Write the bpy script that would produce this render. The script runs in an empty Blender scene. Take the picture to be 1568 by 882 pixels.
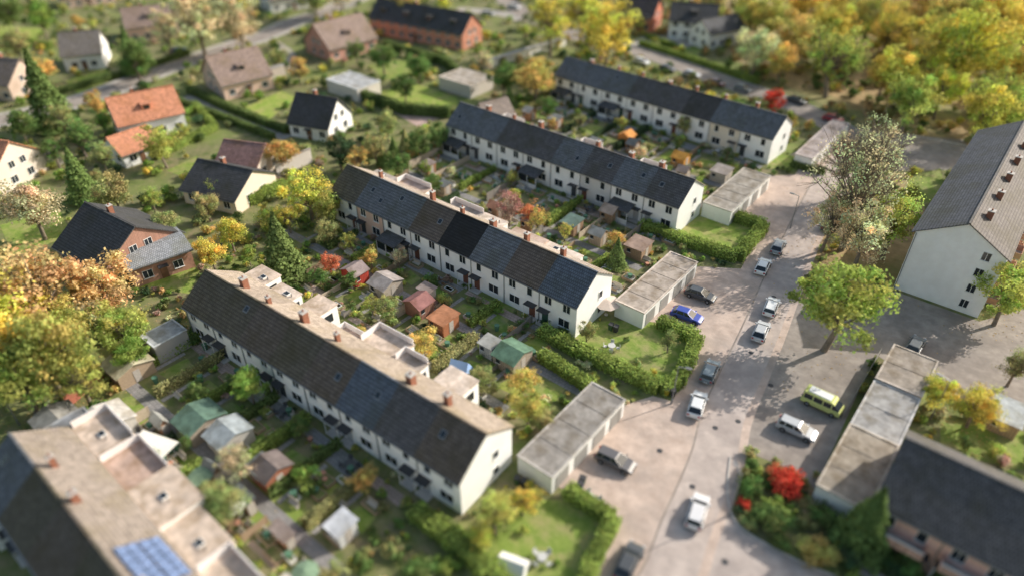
import bpy, math, random, bmesh
import numpy as np
from mathutils import Vector, Matrix
random.seed(11); rng=np.random.default_rng(11)
scene=bpy.context.scene
# ---------------------------------------------------------------- survey of the site
# world: x = along the terraces, y = across them, metres. Drone position is above the origin.
TH=math.radians(36.5); FP=1059.0; CX,CY=784.0,441.0; HC=60.0
PHI=math.atan2(.630,.777); cP,sP=math.cos(PHI),math.sin(PHI)
sT,cT=math.sin(TH),math.cos(TH)
def dep(v,h=0): return (HC-h)/(sT+(v-CY)/FP*cT)
def S(u,v,h=0.0):
    s=(v-CY)/FP; z=(HC-h)/(sT+s*cT); X=(u-CX)/FP*z; Y=z*(cT-s*sT)
    return (X*cP-Y*sP, X*sP+Y*cP)
# ---------------------------------------------------------------- materials
def newmat(name):
    m=bpy.data.materials.new(name); m.use_nodes=True
    nt=m.node_tree; b=nt.nodes['Principled BSDF']
    return m,nt,b
def N(nt,t,**k):
    n=nt.nodes.new(t)
    for a,v in k.items(): setattr(n,a,v)
    return n
def mixrgb(nt,fac,a,b,blend='MIX'):
    n=N(nt,'ShaderNodeMix',data_type='RGBA',blend_type=blend)
    for sock,val in ((n.inputs[0],fac),(n.inputs[6],a),(n.inputs[7],b)):
        if isinstance(val,bpy.types.NodeSocket): nt.links.new(val,sock)
        elif isinstance(val,(int,float)): sock.default_value=val
        else: sock.default_value=(*val,1)
    return n.outputs[2]
def noise(nt,co,scale,detail=5,rough=.6):
    n=N(nt,'ShaderNodeTexNoise'); n.inputs['Scale'].default_value=scale
    n.inputs['Detail'].default_value=detail; n.inputs['Roughness'].default_value=rough
    nt.links.new(co,n.inputs['Vector']); return n.outputs['Fac']
def ramp(nt,fac,a,b):
    r=N(nt,'ShaderNodeMapRange'); r.inputs[1].default_value=a; r.inputs[2].default_value=b
    nt.links.new(fac,r.inputs[0]); return r.outputs[0]
def mat(name,c1,c2,scale=2,rough=.85,obj=False,tile=None,bump=0,stain=None,lo=.35,hi=.65,spec=.3,stscale=.25):
    m,nt,b=newmat(name)
    tc=N(nt,'ShaderNodeTexCoord'); co=tc.outputs['Object']
    f=ramp(nt,noise(nt,co,scale),lo,hi)
    col=mixrgb(nt,f,c1,c2)
    if stain:
        f2=ramp(nt,noise(nt,co,stscale,6,.65),.45,.7); col=mixrgb(nt,f2,col,stain)
    if tile:
        br=N(nt,'ShaderNodeTexBrick'); br.inputs['Scale'].default_value=1
        br.inputs['Brick Width'].default_value=tile[0]; br.inputs['Row Height'].default_value=tile[1]
        br.inputs['Mortar Size'].default_value=tile[2]; br.inputs['Color1'].default_value=(1,1,1,1)
        br.inputs['Color2'].default_value=(tile[3],)*3+(1,); br.inputs['Mortar'].default_value=(tile[4],)*3+(1,)
        nt.links.new(co,br.inputs['Vector'])
        col=mixrgb(nt,1.0,col,br.outputs['Color'],'MULTIPLY')
    if obj:
        oi=N(nt,'ShaderNodeObjectInfo'); col=mixrgb(nt,1.0,col,oi.outputs['Color'],'MULTIPLY')
    nt.links.new(col,b.inputs['Base Color'])
    b.inputs['Roughness'].default_value=rough; b.inputs['Specular IOR Level'].default_value=spec
    if bump:
        bn=N(nt,'ShaderNodeBump'); bn.inputs['Strength'].default_value=bump; bn.inputs['Distance'].default_value=.1
        nt.links.new(noise(nt,co,scale*3,4),bn.inputs['Height']); nt.links.new(bn.outputs[0],b.inputs['Normal'])
    return m
def simple(name,c,rough=.6,metal=0,obj=False,coat=0):
    m,nt,b=newmat(name); b.inputs['Roughness'].default_value=rough; b.inputs['Metallic'].default_value=metal
    tc=N(nt,'ShaderNodeTexCoord'); f=ramp(nt,noise(nt,tc.outputs['Object'],3),.2,.8)
    col=mixrgb(nt,f,tuple(x*.88 for x in c),c)
    if obj:
        oi=N(nt,'ShaderNodeObjectInfo'); col=mixrgb(nt,1.0,col,oi.outputs['Color'],'MULTIPLY')
    nt.links.new(col,b.inputs['Base Color']); b.inputs['Coat Weight'].default_value=coat
    return m
M={}
M['wall']=mat('render_plaster',(.95,.94,.93),(1,1,.99),1.2,.9,True,stain=(.90,.89,.87))
M['brick']=mat('brick_wall',(.8,.8,.8),(1,1,1),3,.9,True,stain=(.7,.68,.66),tile=(.25,.08,.012,.7,1.2))
M['tile']=mat('roof_tiles',(.72,.72,.72),(1.1,1.1,1.1),1.5,.75,True,tile=(.32,.36,.05,.78,.42),stain=(.68,.66,.50),bump=.3)
M['flat']=mat('flat_roof_felt',(.66,.66,.66),(1.1,1.1,1.1),.9,.9,True,stain=(.52,.47,.38),bump=.2,stscale=.55)
M['glass']=simple('window_glass',(.03,.037,.045),.12)
M['white']=simple('white_frame',(.85,.85,.83),.5)
M['door']=simple('door_paint',(1,1,1),.5,obj=True)
M['chim']=mat('chimney_brick',(.26,.11,.07),(.38,.17,.11),6,.9)
M['metal']=simple('zinc_gutter',(.3,.31,.32),.4,.6)
M['dark']=simple('dark_trim',(.05,.05,.055),.6)
M['wood']=mat('shed_timber',(.8,.8,.8),(1,1,1),4,.85,True)
M['ground']=mat('garden_ground',(.12,.155,.045),(.27,.225,.13),.55,.95,stain=(.19,.24,.06),bump=.4,stscale=.1)
M['litterground']=mat('leaf_litter_ground',(.30,.22,.11),(.52,.36,.19),.5,.95,stain=(.24,.27,.10),bump=.4,stscale=.07)
M['lawn']=mat('lawn_grass',(.17,.25,.045),(.27,.34,.075),.9,.95,True,stain=(.34,.30,.14),bump=.6,stscale=.45)
M['paving']=mat('patio_paving',(.8,.8,.8),(1,1,1),2,.9,True,tile=(.5,.5,.03,.85,.6),stain=(.6,.62,.55))
M['road']=mat('clinker_road',(.52,.40,.33),(.70,.555,.465),.6,.9,stain=(.42,.345,.30),tile=(.4,.2,.02,.93,.85),stscale=.16)
M['lane']=mat('road_lane_paving',(.45,.375,.335),(.59,.50,.445),.7,.9,stain=(.36,.305,.28),stscale=.2,bump=.1)
M['asphalt']=mat('asphalt',(.29,.25,.22),(.40,.345,.30),.8,.9,stain=(.235,.20,.175),bump=.15,stscale=.18)
M['kerb']=mat('kerb_stone',(.48,.45,.41),(.58,.54,.5),2,.85)
M['bark']=mat('bark',(.18,.145,.11),(.32,.26,.20),5,.95,bump=.5)
M['tyre']=simple('tyre_rubber',(.02,.02,.02),.8)
M['paint']=simple('car_paint',(1,1,1),.3,.1,obj=True,coat=.8)
M['rlight']=simple('tail_light',(.4,.02,.02),.3)
M['hlight']=simple('head_light',(.7,.7,.7),.15)
M['cloth']=simple('fabric',(1,1,1),.9,obj=True)
M['panel']=mat('solar_cells',(.10,.14,.24),(.14,.19,.32),1,.25,tile=(.9,.9,.04,.95,3.0))
def foliage_mat():
    m=bpy.data.materials.new('foliage'); m.use_nodes=True; nt=m.node_tree; nt.nodes.clear()
    out=N(nt,'ShaderNodeOutputMaterial'); at=N(nt,'ShaderNodeAttribute',attribute_name='tint')
    oi=N(nt,'ShaderNodeObjectInfo')
    col=mixrgb(nt,1.0,at.outputs['Color'],oi.outputs['Color'],'MULTIPLY')
    d=N(nt,'ShaderNodeBsdfDiffuse'); t=N(nt,'ShaderNodeBsdfTranslucent'); mx=N(nt,'ShaderNodeMixShader')
    mx.inputs[0].default_value=.34
    nt.links.new(col,d.inputs[0]); nt.links.new(col,t.inputs[0])
    nt.links.new(d.outputs[0],mx.inputs[1]); nt.links.new(t.outputs[0],mx.inputs[2]); nt.links.new(mx.outputs[0],out.inputs[0])
    return m
M['leaf']=foliage_mat()
# ---------------------------------------------------------------- mesh builder
class MB:
    def __init__(s): s.v=[];s.f=[];s.m=[];s.mats=[]
    def mi(s,k):
        if k not in s.mats: s.mats.append(k)
        return s.mats.index(k)
    def add(s,vs,fs,k):
        o=len(s.v); s.v+= [tuple(p) for p in vs]; i=s.mi(k)
        for f in fs: s.f.append(tuple(o+j for j in f)); s.m.append(i)
    def box(s,x0,x1,y0,y1,z0,z1,k):
        s.hexa([(x0,y0,z0),(x1,y0,z0),(x1,y1,z0),(x0,y1,z0),(x0,y0,z1),(x1,y0,z1),(x1,y1,z1),(x0,y1,z1)],k)
    def hexa(s,vs,k):
        s.add(vs,[(3,2,1,0),(4,5,6,7),(0,1,5,4),(1,2,6,5),(2,3,7,6),(3,0,4,7)],k)
    def slab(s,x0,x1,y0,z0,y1,z1,t,k):
        s.hexa([(x0,y0,z0),(x1,y0,z0),(x1,y1,z1),(x0,y1,z1),(x0,y0,z0+t),(x1,y0,z0+t),(x1,y1,z1+t),(x0,y1,z1+t)],k)
    def cyl(s,x,y,z0,z1,r0,r1,k,n=10,axis='z'):
        vs=[]
        for z,r in ((z0,r0),(z1,r1)):
            for i in range(n):
                a=2*math.pi*i/n; c,d=r*math.cos(a),r*math.sin(a)
                vs.append((x+c,y+d,z) if axis=='z' else (x+c,z,y+d))
        fs=[(i,(i+1)%n,n+(i+1)%n,n+i) for i in range(n)]+[tuple(range(n))[::-1],tuple(range(n,2*n))]
        s.add(vs,fs,k)
    def obj(s,name,parent=None,loc=(0,0,0),rot=0,color=(1,1,1)):
        me=bpy.data.meshes.new(name); me.from_pydata(s.v,[],s.f)
        for k in s.mats: me.materials.append(M[k])
        me.polygons.foreach_set('material_index',s.m); me.update()
        o=bpy.data.objects.new(name,me); scene.collection.objects.link(o)
        o.location=loc; o.rotation_euler=(0,0,rot); o.color=(*color,1)
        if parent: o.parent=parent
        return o
def empty(name,loc,rot=0):
    e=bpy.data.objects.new(name,None); e.empty_display_size=1; scene.collection.objects.link(e)
    e.location=(loc[0],loc[1],0); e.rotation_euler=(0,0,rot); return e
EXCL=[]   # footprints (polygons) where nothing grows
def rectpoly(loc,rot,x0,x1,y0,y1,pad=0):
    c,s=math.cos(rot),math.sin(rot)
    return [(loc[0]+x*c-y*s,loc[1]+x*s+y*c) for x,y in ((x0-pad,y0-pad),(x1+pad,y0-pad),(x1+pad,y1+pad),(x0-pad,y1+pad))]
# ---------------------------------------------------------------- building parts
def window(mb,face,c,z,w,h,L,D,frame='white'):
    def bx(u0,u1,z0,z1,d0,d1,k):
        if face=='F': mb.box(u0,u1,-d1,-d0,z0,z1,k)
        elif face=='B': mb.box(u0,u1,D+d0,D+d1,z0,z1,k)
        elif face=='L': mb.box(-d1,-d0,u0,u1,z0,z1,k)
        else: mb.box(L+d0,L+d1,u0,u1,z0,z1,k)
    a,b=c-w/2,c+w/2
    bx(a,b,z,z+h,.004,.02,'glass')
    t=.06
    bx(a-t,a,z-t,z+h+t,.003,.07,frame); bx(b,b+t,z-t,z+h+t,.003,.07,frame)
    bx(a,b,z+h,z+h+t,.003,.07,frame); bx(a-.12,b+.12,z-t-.05,z-t,.003,.14,frame)
    bx(a,b,z-t,z,.003,.07,frame)
    if w>.9: bx(c-.03,c+.03,z,z+h,.021,.06,frame)
def chimney(par,x,y,z0,z1,w=.55):
    mb=MB(); mb.box(x-w/2,x+w/2,y-w/2,y+w/2,z0,z1,'chim'); mb.box(x-w/2-.06,x+w/2+.06,y-w/2-.06,y+w/2+.06,z1,z1+.1,'kerb')
    mb.cyl(x,y,z1+.1,z1+.35,.11,.1,'chim',8); mb.obj('chimney',par)
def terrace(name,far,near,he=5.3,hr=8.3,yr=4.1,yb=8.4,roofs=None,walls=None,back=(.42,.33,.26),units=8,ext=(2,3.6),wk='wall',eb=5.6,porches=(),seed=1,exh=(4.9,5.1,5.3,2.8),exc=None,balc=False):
    rd=random.Random(seed)
    dx,dy=near[0]-far[0],near[1]-far[1]; L=math.hypot(dx,dy); rot=math.atan2(dy,dx)
    E=empty(name,far,rot); w=L/units
    EXCL.append(rectpoly(far,rot,0,L,0,yb+2.5,.5))
    for i in range(units):
        x0,x1=i*w,(i+1)*w
        wc=(walls or {}).get(i,(.94,.94,.94))
        mb=MB()
        mb.add([(x0,0,0),(x1,0,0),(x1,0,he),(x0,0,he)],[(0,1,2,3)],wk)
        mb.add([(x0,yb,0),(x1,yb,0),(x1,yb,eb),(x0,yb,eb)],[(3,2,1,0)],wk)
        if i==0: mb.add([(0,0,0),(0,yb,0),(0,yb,eb),(0,yr,hr),(0,0,he)],[(4,3,2,1,0)],wk)
        if i==units-1: mb.add([(L,0,0),(L,yb,0),(L,yb,eb),(L,yr,hr),(L,0,he)],[(0,1,2,3,4)],wk)
        mb.obj('walls',E,color=wc)
        mb=MB(); fl=i%2
        dxx=x0+ (1.1 if fl else w-1.1)
        wx=x0+ (w-1.9 if fl else 1.9)
        window(mb,'F',wx,.95,1.7,1.25,L,yb)
        for xx in (x0+w*.25,x0+w*.74):
            window(mb,'F',xx,3.45,1.1 if rd.random()<.7 else .8,1.25,L,yb)
        for xx in (x0+w*.28,x0+w*.72): window(mb,'B',xx,3.3,1.1,1.2,L,yb)
        if i==0: window(mb,'L',2.4,3.4,.9,1.1,L,yb)
        if i==units-1:
            window(mb,'R',5.6,3.4,.8,1.1,L,yb); window(mb,'R',5.6,.9,.8,1.1,L,yb)
        mb.obj('windows',E)
        mb=MB(); mb.box(dxx-.5,dxx+.5,-.05,-.003,.15,2.2,'door'); mb.box(dxx-.9,dxx+.9,-1.0,-.05,0,.15,'kerb')
        mb.obj('front_door',E,color=rd.choice([(.2,.08,.05),(.06,.07,.08),(.5,.5,.5),(.05,.12,.08)]))
        mb=MB(); mb.box(dxx-.85,dxx+.85,-1.05,-.01,2.38,2.46,'dark'); mb.box(dxx-.8,dxx-.72,-1.0,-.92,.15,2.38,'white')
        mb.box(x0+.02,x0+.11,-.12,-.02,.1,he-.1,'metal')
        mb.obj('door_canopy',E)
        if balc:
            mb=MB(); a0=x0+.5; a1=x1-.9
            mb.box(a0,a1,-1.5,-.01,2.75,2.88,'kerb'); mb.box(a0,a1,-1.56,-1.5,2.75,3.75,'brick'); mb.box(a0,a1,-1.58,-1.48,3.752,3.82,'white')
            mb.box(a0,a0+.06,-1.5,-.02,2.885,3.75,'brick'); mb.box(a1-.06,a1,-1.5,-.02,2.885,3.75,'brick'); mb.obj('balcony',E,color=(.85,.52,.42))
        if i in porches:
            mb=MB(); a0=x0+w*.12; a1=x0+w*.8
            mb.slab(a0,a1,-2.6,2.35,-.01,2.85,.1,'tile')
            for px in (a0+.1,a1-.2,(a0+a1)/2): mb.box(px,px+.1,-2.5,-2.4,0,2.35,'white')
            mb.box(a0+.2,(a0+a1)/2,-2.46,-2.42,.9,2.3,'glass'); mb.box(a0+.2,a1-.2,-2.48,-2.4,0,.9,'white')
            mb.box(a0+.1,a0+.16,-2.4,-.02,.05,2.3,'glass')
            mb.obj('porch',E,color=(.15,.15,.16))
        rc=roofs[i]; o=.35
        mb=MB(); dz=(hr-he)/yr
        e0=-.18 if i==0 else .006; e1=.18 if i==units-1 else -.006
        mb.slab(x0+e0,x1+e1,-o,he-o*dz+.02,yr,hr+.02,.16,'tile'); mb.obj('roof_tiles',E,color=rc)
        mb=MB(); dz2=(hr-eb)/(yb-yr)
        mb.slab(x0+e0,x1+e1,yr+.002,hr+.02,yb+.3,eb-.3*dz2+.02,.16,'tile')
        bv=rd.uniform(.82,1.08); mb.obj('rear_roof_tiles',E,color=tuple(c*bv for c in back))  # beige back tones hold the sunlit look of this slope in the tile colour
        mb=MB(); mb.box(x0+e0,x1+e1,yr-.12,yr+.12,hr+.13,hr+.24,'tile'); mb.obj('ridge_cap',E,color=tuple(c*1.15 for c in rc))
        mb=MB(); mb.box(x0+e0,x1+e1,-o-.12,-o-.005,he-o*dz-.03,he-o*dz+.09,'metal'); mb.obj('gutter',E)
        if i>0 and rd.random()<.85: chimney(E,x0+rd.uniform(-.2,.5),yr+rd.choice([.9,1.3]),hr-1,hr+rd.uniform(.5,.9),rd.choice([.5,.65,.8]))
        for _ in range(2):
            if rd.random()<.22:
                mb=MB(); yy=yr*rd.uniform(.35,.7); zz=he+dz*yy
                xx=x0+w*(.3+.42*_)
                mb.slab(xx-.38,xx+.38,yy-.35,zz-.35*dz+.2,yy+.35,zz+.35*dz+.2,.05,'metal')
                mb.slab(xx-.3,xx+.3,yy-.28,zz-.28*dz+.255,yy+.28,zz+.28*dz+.255,.012,'glass')
                mb.obj('roof_window',E)
        if ext and i!=units-1:
            d=rd.uniform(*ext); h=rd.choice(exh); a0=x0+.08; a1=x1-rd.choice([.08,.08,1.6,2.2])
            mb=MB(); mb.box(a0,a1,yb+.01,yb+d,0,h,'wall'); 
            for q in (.3,.7): mb.box(a0+(a1-a0)*q-.6,a0+(a1-a0)*q+.6,yb+d+.004,yb+d+.05,h-1.9,h-.6,'glass')
            mb.box(a1+.004,a1+.04,yb+d*.4,yb+d*.75,h-1.9,h-.7,'glass')
            mb.obj('rear_extension',E,color=(.92,.91,.89))
            mb=MB(); mb.box(a0-.1,a1+.1,yb+.33 if h>4 else yb+.01,yb+d+.15,h+.004,h+.14,'flat')
            ec=rd.choice(exc or [(.68,.55,.45),(.64,.49,.41),(.52,.45,.40),(.76,.64,.55),(.68,.55,.45)])
            mb.obj('flat_roof',E,color=ec)
            if h>4 and rd.random()<.6:
                mb=MB(); xa=rd.uniform(a0+.8,a1-1.8); ya=yb+d*.5
                mb.box(xa,xa+.9,ya-.35,ya+.35,h+.145,h+.32,'white'); mb.box(xa+.08,xa+.82,ya-.27,ya+.27,h+.322,h+.36,'glass'); mb.cyl(xa+1.4,ya,h+.145,h+.6,.08,.08,'metal',7); mb.obj('skylight_and_vent',E)
            if h<4 or rd.random()<.3:
                mb=MB(); mb.box(a0,a0+.1,yb+.5,yb+d,h+.145,h+1.0,'wall'); mb.box(a0+.1,a1,yb+d-.1,yb+d,h+.145,h+1.0,'wall'); mb.obj('terrace_parapet',E,color=(.9,.85,.83))
    return E,L,rot
def house(name,r1,r2,hr,he,hw,roof,wall,wk='wall',dormers=0,chim=True,world=False,ov=.45,windows=True):
    p1=r1 if world else S(*r1,hr); p2=r2 if world else S(*r2,hr)
    dx,dy=p2[0]-p1[0],p2[1]-p1[1]; L=math.hypot(dx,dy); rot=math.atan2(dy,dx)
    loc=(p1[0]+math.sin(rot)*hw,p1[1]-math.cos(rot)*hw); D=2*hw
    E=empty(name,loc,rot); EXCL.append(rectpoly(loc,rot,0,L,0,D,.6))
    mb=MB(); k=wk
    mb.add([(0,0,0),(L,0,0),(L,0,he),(0,0,he)],[(0,1,2,3)],k); mb.add([(0,D,0),(L,D,0),(L,D,he),(0,D,he)],[(3,2,1,0)],k)
    mb.add([(0,0,0),(0,D,0),(0,D,he),(0,hw,hr),(0,0,he)],[(4,3,2,1,0)],k); mb.add([(L,0,0),(L,D,0),(L,D,he),(L,hw,hr),(L,0,he)],[(0,1,2,3,4)],k)
    mb.obj('walls',E,color=wall)
    dz=(hr-he)/hw
    mb=MB(); mb.slab(-.35,L+.35,-ov,he-ov*dz+.02,hw-.002,hr+.02,.18,'tile'); mb.slab(-.35,L+.35,hw+.002,hr+.02,D+ov,he-ov*dz+.02,.18,'tile')
    mb.box(-.35,L+.35,hw-.14,hw+.14,hr+.14,hr+.27,'tile')
    mb.obj('roof_tiles',E,color=roof)
    if windows:
        mb=MB()
        n=max(2,int(L/3))
        for i in range(n):
            xx=(i+.5)*L/n
            for fz in ([.95] if he<4.5 else [.95,3.5]):
                window(mb,'F',xx,fz,1.3,1.2,L,D); window(mb,'B',xx,fz,1.3,1.2,L,D)
        for f in 'LR':
            for yy in (hw-1.8,hw+1.8): window(mb,f,yy,.95,1.3,1.3,L,D)
            for yy in ((hw-1.2,hw+1.2) if hr>6.5 else ()): window(mb,f,yy,3.6,1.1,1.2,L,D)
        mb.obj('windows',E)
        mb=MB(); mb.box(L*.5-.5,L*.5+.5,-.09,-.072,.02,2.1,'door'); mb.box(L*.5-.7,L*.5+.7,-.95,-.1,2.25,2.35,'dark'); mb.obj('front_door',E,color=(.2,.1,.06))
    mb=MB(); zg=he-ov*dz
    mb.box(-.35,L+.35,-ov-.13,-ov-.005,zg-.02,zg+.1,'metal'); mb.box(-.35,L+.35,D+ov+.005,D+ov+.13,zg-.02,zg+.1,'metal'); mb.obj('gutters',E)
    if chim: chimney(E,L*.4,hw+.9,hr-1.2,hr+.8,.7)
    for i in range(dormers):
        x=(i+.5)*L/dormers; 
        for sgn in (0,1):
            y0=hw*.3; zb=he+dz*y0; zt=zb+1.35; ye=min(hw*.95,(zt-he)/dz)
            f=(lambda y:D-y) if sgn else (lambda y:y)
            a,b=sorted((f(y0),f(ye)))
            mb=MB(); mb.box(x-.85,x+.85,a,b,zb,zt,'wall'); 
            fy=f(y0); s=-1 if not sgn else 1
            q=sorted((fy+s*.005,fy+s*.04)); mb.box(x-.6,x+.6,q[0],q[1],zb+.35,zt-.2,'glass')
            a2,b2=sorted((f(y0-.3),f(ye+.3))); mb.box(x-1.05,x+1.05,a2,b2,zt+.003,zt+.14,'tile'); mb.obj('dormer',E,color=roof)
    return E
def flat_building(name,p1,p2,h,roofc,wallc=(.9,.9,.88),nd=0,side='R',px=True,wk='wall'):
    A=S(*p1,h) if px else p1; B=S(*p2,h) if px else p2
    x0,x1=sorted((A[0],B[0])); y0,y1=sorted((A[1],B[1])); W,D=x1-x0,y1-y0
    E=empty(name,(x0,y0)); EXCL.append(rectpoly((x0,y0),0,0,W,0,D,.4))
    mb=MB(); mb.box(0,W,0,D,0,h-.1,wk); mb.obj('walls',E,color=wallc)
    mb=MB(); mb.box(-.08,W+.08,-.08,D+.08,h-.097,h,'flat'); mb.obj('flat_roof',E,color=roofc)
    t=.12; mb=MB()
    for (a,b,c,d) in ((-.1,W+.1,-.1,t),(-.1,W+.1,D-t,D+.1),(-.1,t,t,D-t),(W-t,W+.1,t,D-t)): mb.box(a,b,c,d,h+.002,h+.09,'flat')
    n=max(1,int(D/3))
    mb.obj('roof_edge_trim',E,color=tuple(min(1,c*1.4+.08) for c in roofc))
    mb=MB()
    for i in range(1,n): mb.box(t+.05,W-t-.05,i*D/n-.03,i*D/n+.03,h+.002,h+.03,'flat')
    mb.obj('roof_joints',E,color=tuple(c*.6 for c in roofc))
    if nd:
        mb=MB()
        for i in range(nd):
            c=(i+.5)*D/nd
            if side=='R': mb.box(W+.004,W+.05,c-1.2,c+1.2,.03,2.15,'door')
            else: mb.box(-.05,-.004,c-1.2,c+1.2,.03,2.15,'door')
        mb.obj('garage_doors',E,color=(.35,.34,.32))
    return E
# ---------------------------------------------------------------- foliage
def npmesh(name,V,Q,mi,col,mats):
    me=bpy.data.meshes.new(name); n=len(Q)
    me.vertices.add(len(V)); me.vertices.foreach_set('co',np.asarray(V,dtype=np.float32).ravel())
    me.loops.add(4*n); me.loops.foreach_set('vertex_index',np.asarray(Q,dtype=np.int32).ravel())
    me.polygons.add(n); me.polygons.foreach_set('loop_start',np.arange(0,4*n,4,dtype=np.int32))
    try: me.polygons.foreach_set('loop_total',np.full(n,4,dtype=np.int32))
    except Exception: pass
    for k in mats: me.materials.append(M[k])
    me.polygons.foreach_set('material_index',np.asarray(mi,dtype=np.int32))
    at=me.attributes.new('tint','FLOAT_COLOR','FACE')
    c4=np.ones((n,4),dtype=np.float32); c4[:,:3]=col; at.data.foreach_set('color',c4.ravel())
    me.update(calc_edges=True); me.validate(); return me
def unit(a): return a/np.maximum(np.linalg.norm(a,axis=1,keepdims=True),1e-6)
def leaves(P,Nn,size):
    n=len(P); t=unit(np.cross(Nn,rng.normal(size=(n,3)))); b=np.cross(Nn,t)
    s=size[:,None]; t=t*s; b=b*s*.75
    V=np.stack([P-t-b*.4,P+t*.2-b,P+t+b*.4,P-t*.2+b],1).reshape(-1,3)
    return V,np.arange(4*n).reshape(n,4)
def tube(p0,p1,r0,r1,n=6):
    p0=np.array(p0,float);p1=np.array(p1,float);d=p1-p0;d/=np.linalg.norm(d)
    a=np.cross(d,[.3,.9,.2]);a/=np.linalg.norm(a);b=np.cross(d,a)
    an=np.arange(n)*2*np.pi/n; ring=np.cos(an)[:,None]*a+np.sin(an)[:,None]*b
    V=np.vstack([p0+ring*r0,p1+ring*r1]); Q=[(i,(i+1)%n,n+(i+1)%n,n+i) for i in range(n)]
    return V,np.array(Q)
def assemble(parts):
    Vs=[];Qs=[];ms=[];cs=[];o=0
    for V,Q,m,c in parts:
        Vs.append(V);Qs.append(Q+o);ms.append(np.full(len(Q),m));
        cs.append(np.broadcast_to(c,(len(Q),3)));o+=len(V)
    return np.vstack(Vs),np.vstack(Qs),np.concatenate(ms),np.vstack(cs)
def clumps(centers,rads,per,size,var=.25):
    P=[];Nn=[];C=[]
    for c,r in zip(centers,rads):
        d=unit(rng.normal(size=(per,3))+np.array([0,0,.3]))
        sq=rng.uniform(.7,1.3,3)
        P.append(c+d*r*sq*rng.uniform(.4,1.25,(per,1))*np.array([1,1,.8])); Nn.append(unit(d+rng.normal(size=(per,3))*.5))
        k=rng.uniform(1-var,1+var); h=rng.uniform(-.18,.10)
        cc=k*rng.uniform(.65,1.35,(per,1))*np.array([1+h,1-h*.6,1.0]); C.append(cc)
    P=np.vstack(P);Nn=np.vstack(Nn);C=np.vstack(C)
    V,Q=leaves(P,Nn,rng.uniform(.55,1.3,len(P))*size)
    return V,Q,1,C
def tree_mesh(kind,i):
    parts=[]; top=np.array([rng.normal()*.05,rng.normal()*.05,1.0])
    if kind in('tree','bare','thin'):
        parts.append((*tube((0,0,-.05),top*[1,1,.6],.075,.055,8),0,1.)); parts.append((*tube(top*[1,1,.6],top*[1,1,1.9],.055,.015,6),0,1.))
        K={'tree':58,'bare':70,'thin':64}[kind]
        d=unit(rng.normal(size=(K,3))+[0,0,.15]); rad=rng.uniform(.2,.95,(K,1))**.6
        C=d*rad*np.array([.86,.86,.78]); 
        an=np.arctan2(d[:,1],d[:,0]); lob=1+(.18*np.sin(an*3+i*1.7)+.14*np.sin(an*2+i)*np.sign(d[:,2]))[:,None]; C=C*lob+[0,0,1.45]
        for j in range(0,K,2 if kind=='tree' else 1):
            s=np.array([0,0,rng.uniform(.6,1.1)])+top*[1,1,0]; mid=(s+C[j])/2+[0,0,.05]
            parts.append((*tube(s,mid,.025,.016,4),0,1.)); parts.append((*tube(mid,C[j],.016,.006,4),0,1.))
            if kind=='bare':
                for q in range(7):
                    e=C[j]+rng.normal(size=3)*.17+[0,0,.07]; parts.append((*tube(mid*.4+C[j]*.6,e,.007,.003,3),0,1.))
        if kind=='tree': parts.append(clumps(C,rng.uniform(.12,.34,K),100,.040,.36))
        elif kind=='thin': parts.append(clumps(C,rng.uniform(.10,.28,K),62,.034,.34))
        else: parts.append(clumps(C,rng.uniform(.14,.26,K),34,.026))
    elif kind=='conifer':
        parts.append((*tube((0,0,-.05),(0,0,2.9),.07,.01,7),0,1.))
        n=4200; t=rng.uniform(0,1,n)**1.3; lay=(t*11)%1; ang=rng.uniform(0,2*np.pi,n)
        r=(1-t)*(.98-.3*lay)*(1+.12*np.sin(ang*5+np.floor(t*11)*1.3))*rng.uniform(.35,1.03,n)**.4
        P=np.stack([np.cos(ang)*r,np.sin(ang)*r,.3+t*2.65-r*.12],1)
        Nn=unit(np.stack([np.cos(ang)*.7,np.sin(ang)*.7,np.full(n,.7)],1)+rng.normal(size=(n,3))*.4)
        V,Q=leaves(P,Nn,rng.uniform(.04,.085,n)); 
        parts.append((V,Q,1,rng.uniform(.65,1.35,(n,1))*(.75+.5*(1-lay))[:,None]*np.ones(3)))
    else:
        K=10; d=unit(rng.normal(size=(K,3))+[0,0,.3]); C=d*rng.uniform(.2,.65,(K,1))*[1,1,.7]+[0,0,.55]
        for j in range(4): parts.append((*tube((0,0,0),C[j],.03,.012,4),0,1.))
        parts.append(clumps(C,rng.uniform(.25,.42,K),(120 if kind=='bush' else 46),.065 if kind=='bush' else .115))
    return assemble(parts)
TM={}
for kind,n in (('tree',8),('thin',4),('bare',2),('conifer',2),('bush',4)):
    TM[kind]=[]
    for i in range(n):
        V,Q,mi,c=tree_mesh(kind,i); TM[kind].append(npmesh(kind+'_mesh',V,Q,mi,c,['bark','leaf']))
SH=[tree_mesh('shrub',i) for i in range(6)]
C_={'Y':(.78,.66,.16),'YG':(.56,.55,.16),'O':(.76,.55,.20),'G':(.20,.27,.09),'DG':(.10,.15,.075),'P':(.76,.67,.42),'R':(.75,.10,.07),'OL':(.46,.44,.19),'OB':(.74,.50,.25),'PK':(.62,.40,.33),'LG':(.34,.44,.11),'RO':(.85,.32,.17)}
CEN={'tree':1.45,'thin':1.45,'bare':1.45,'conifer':1.25,'bush':.6}
TREES=[]
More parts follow.
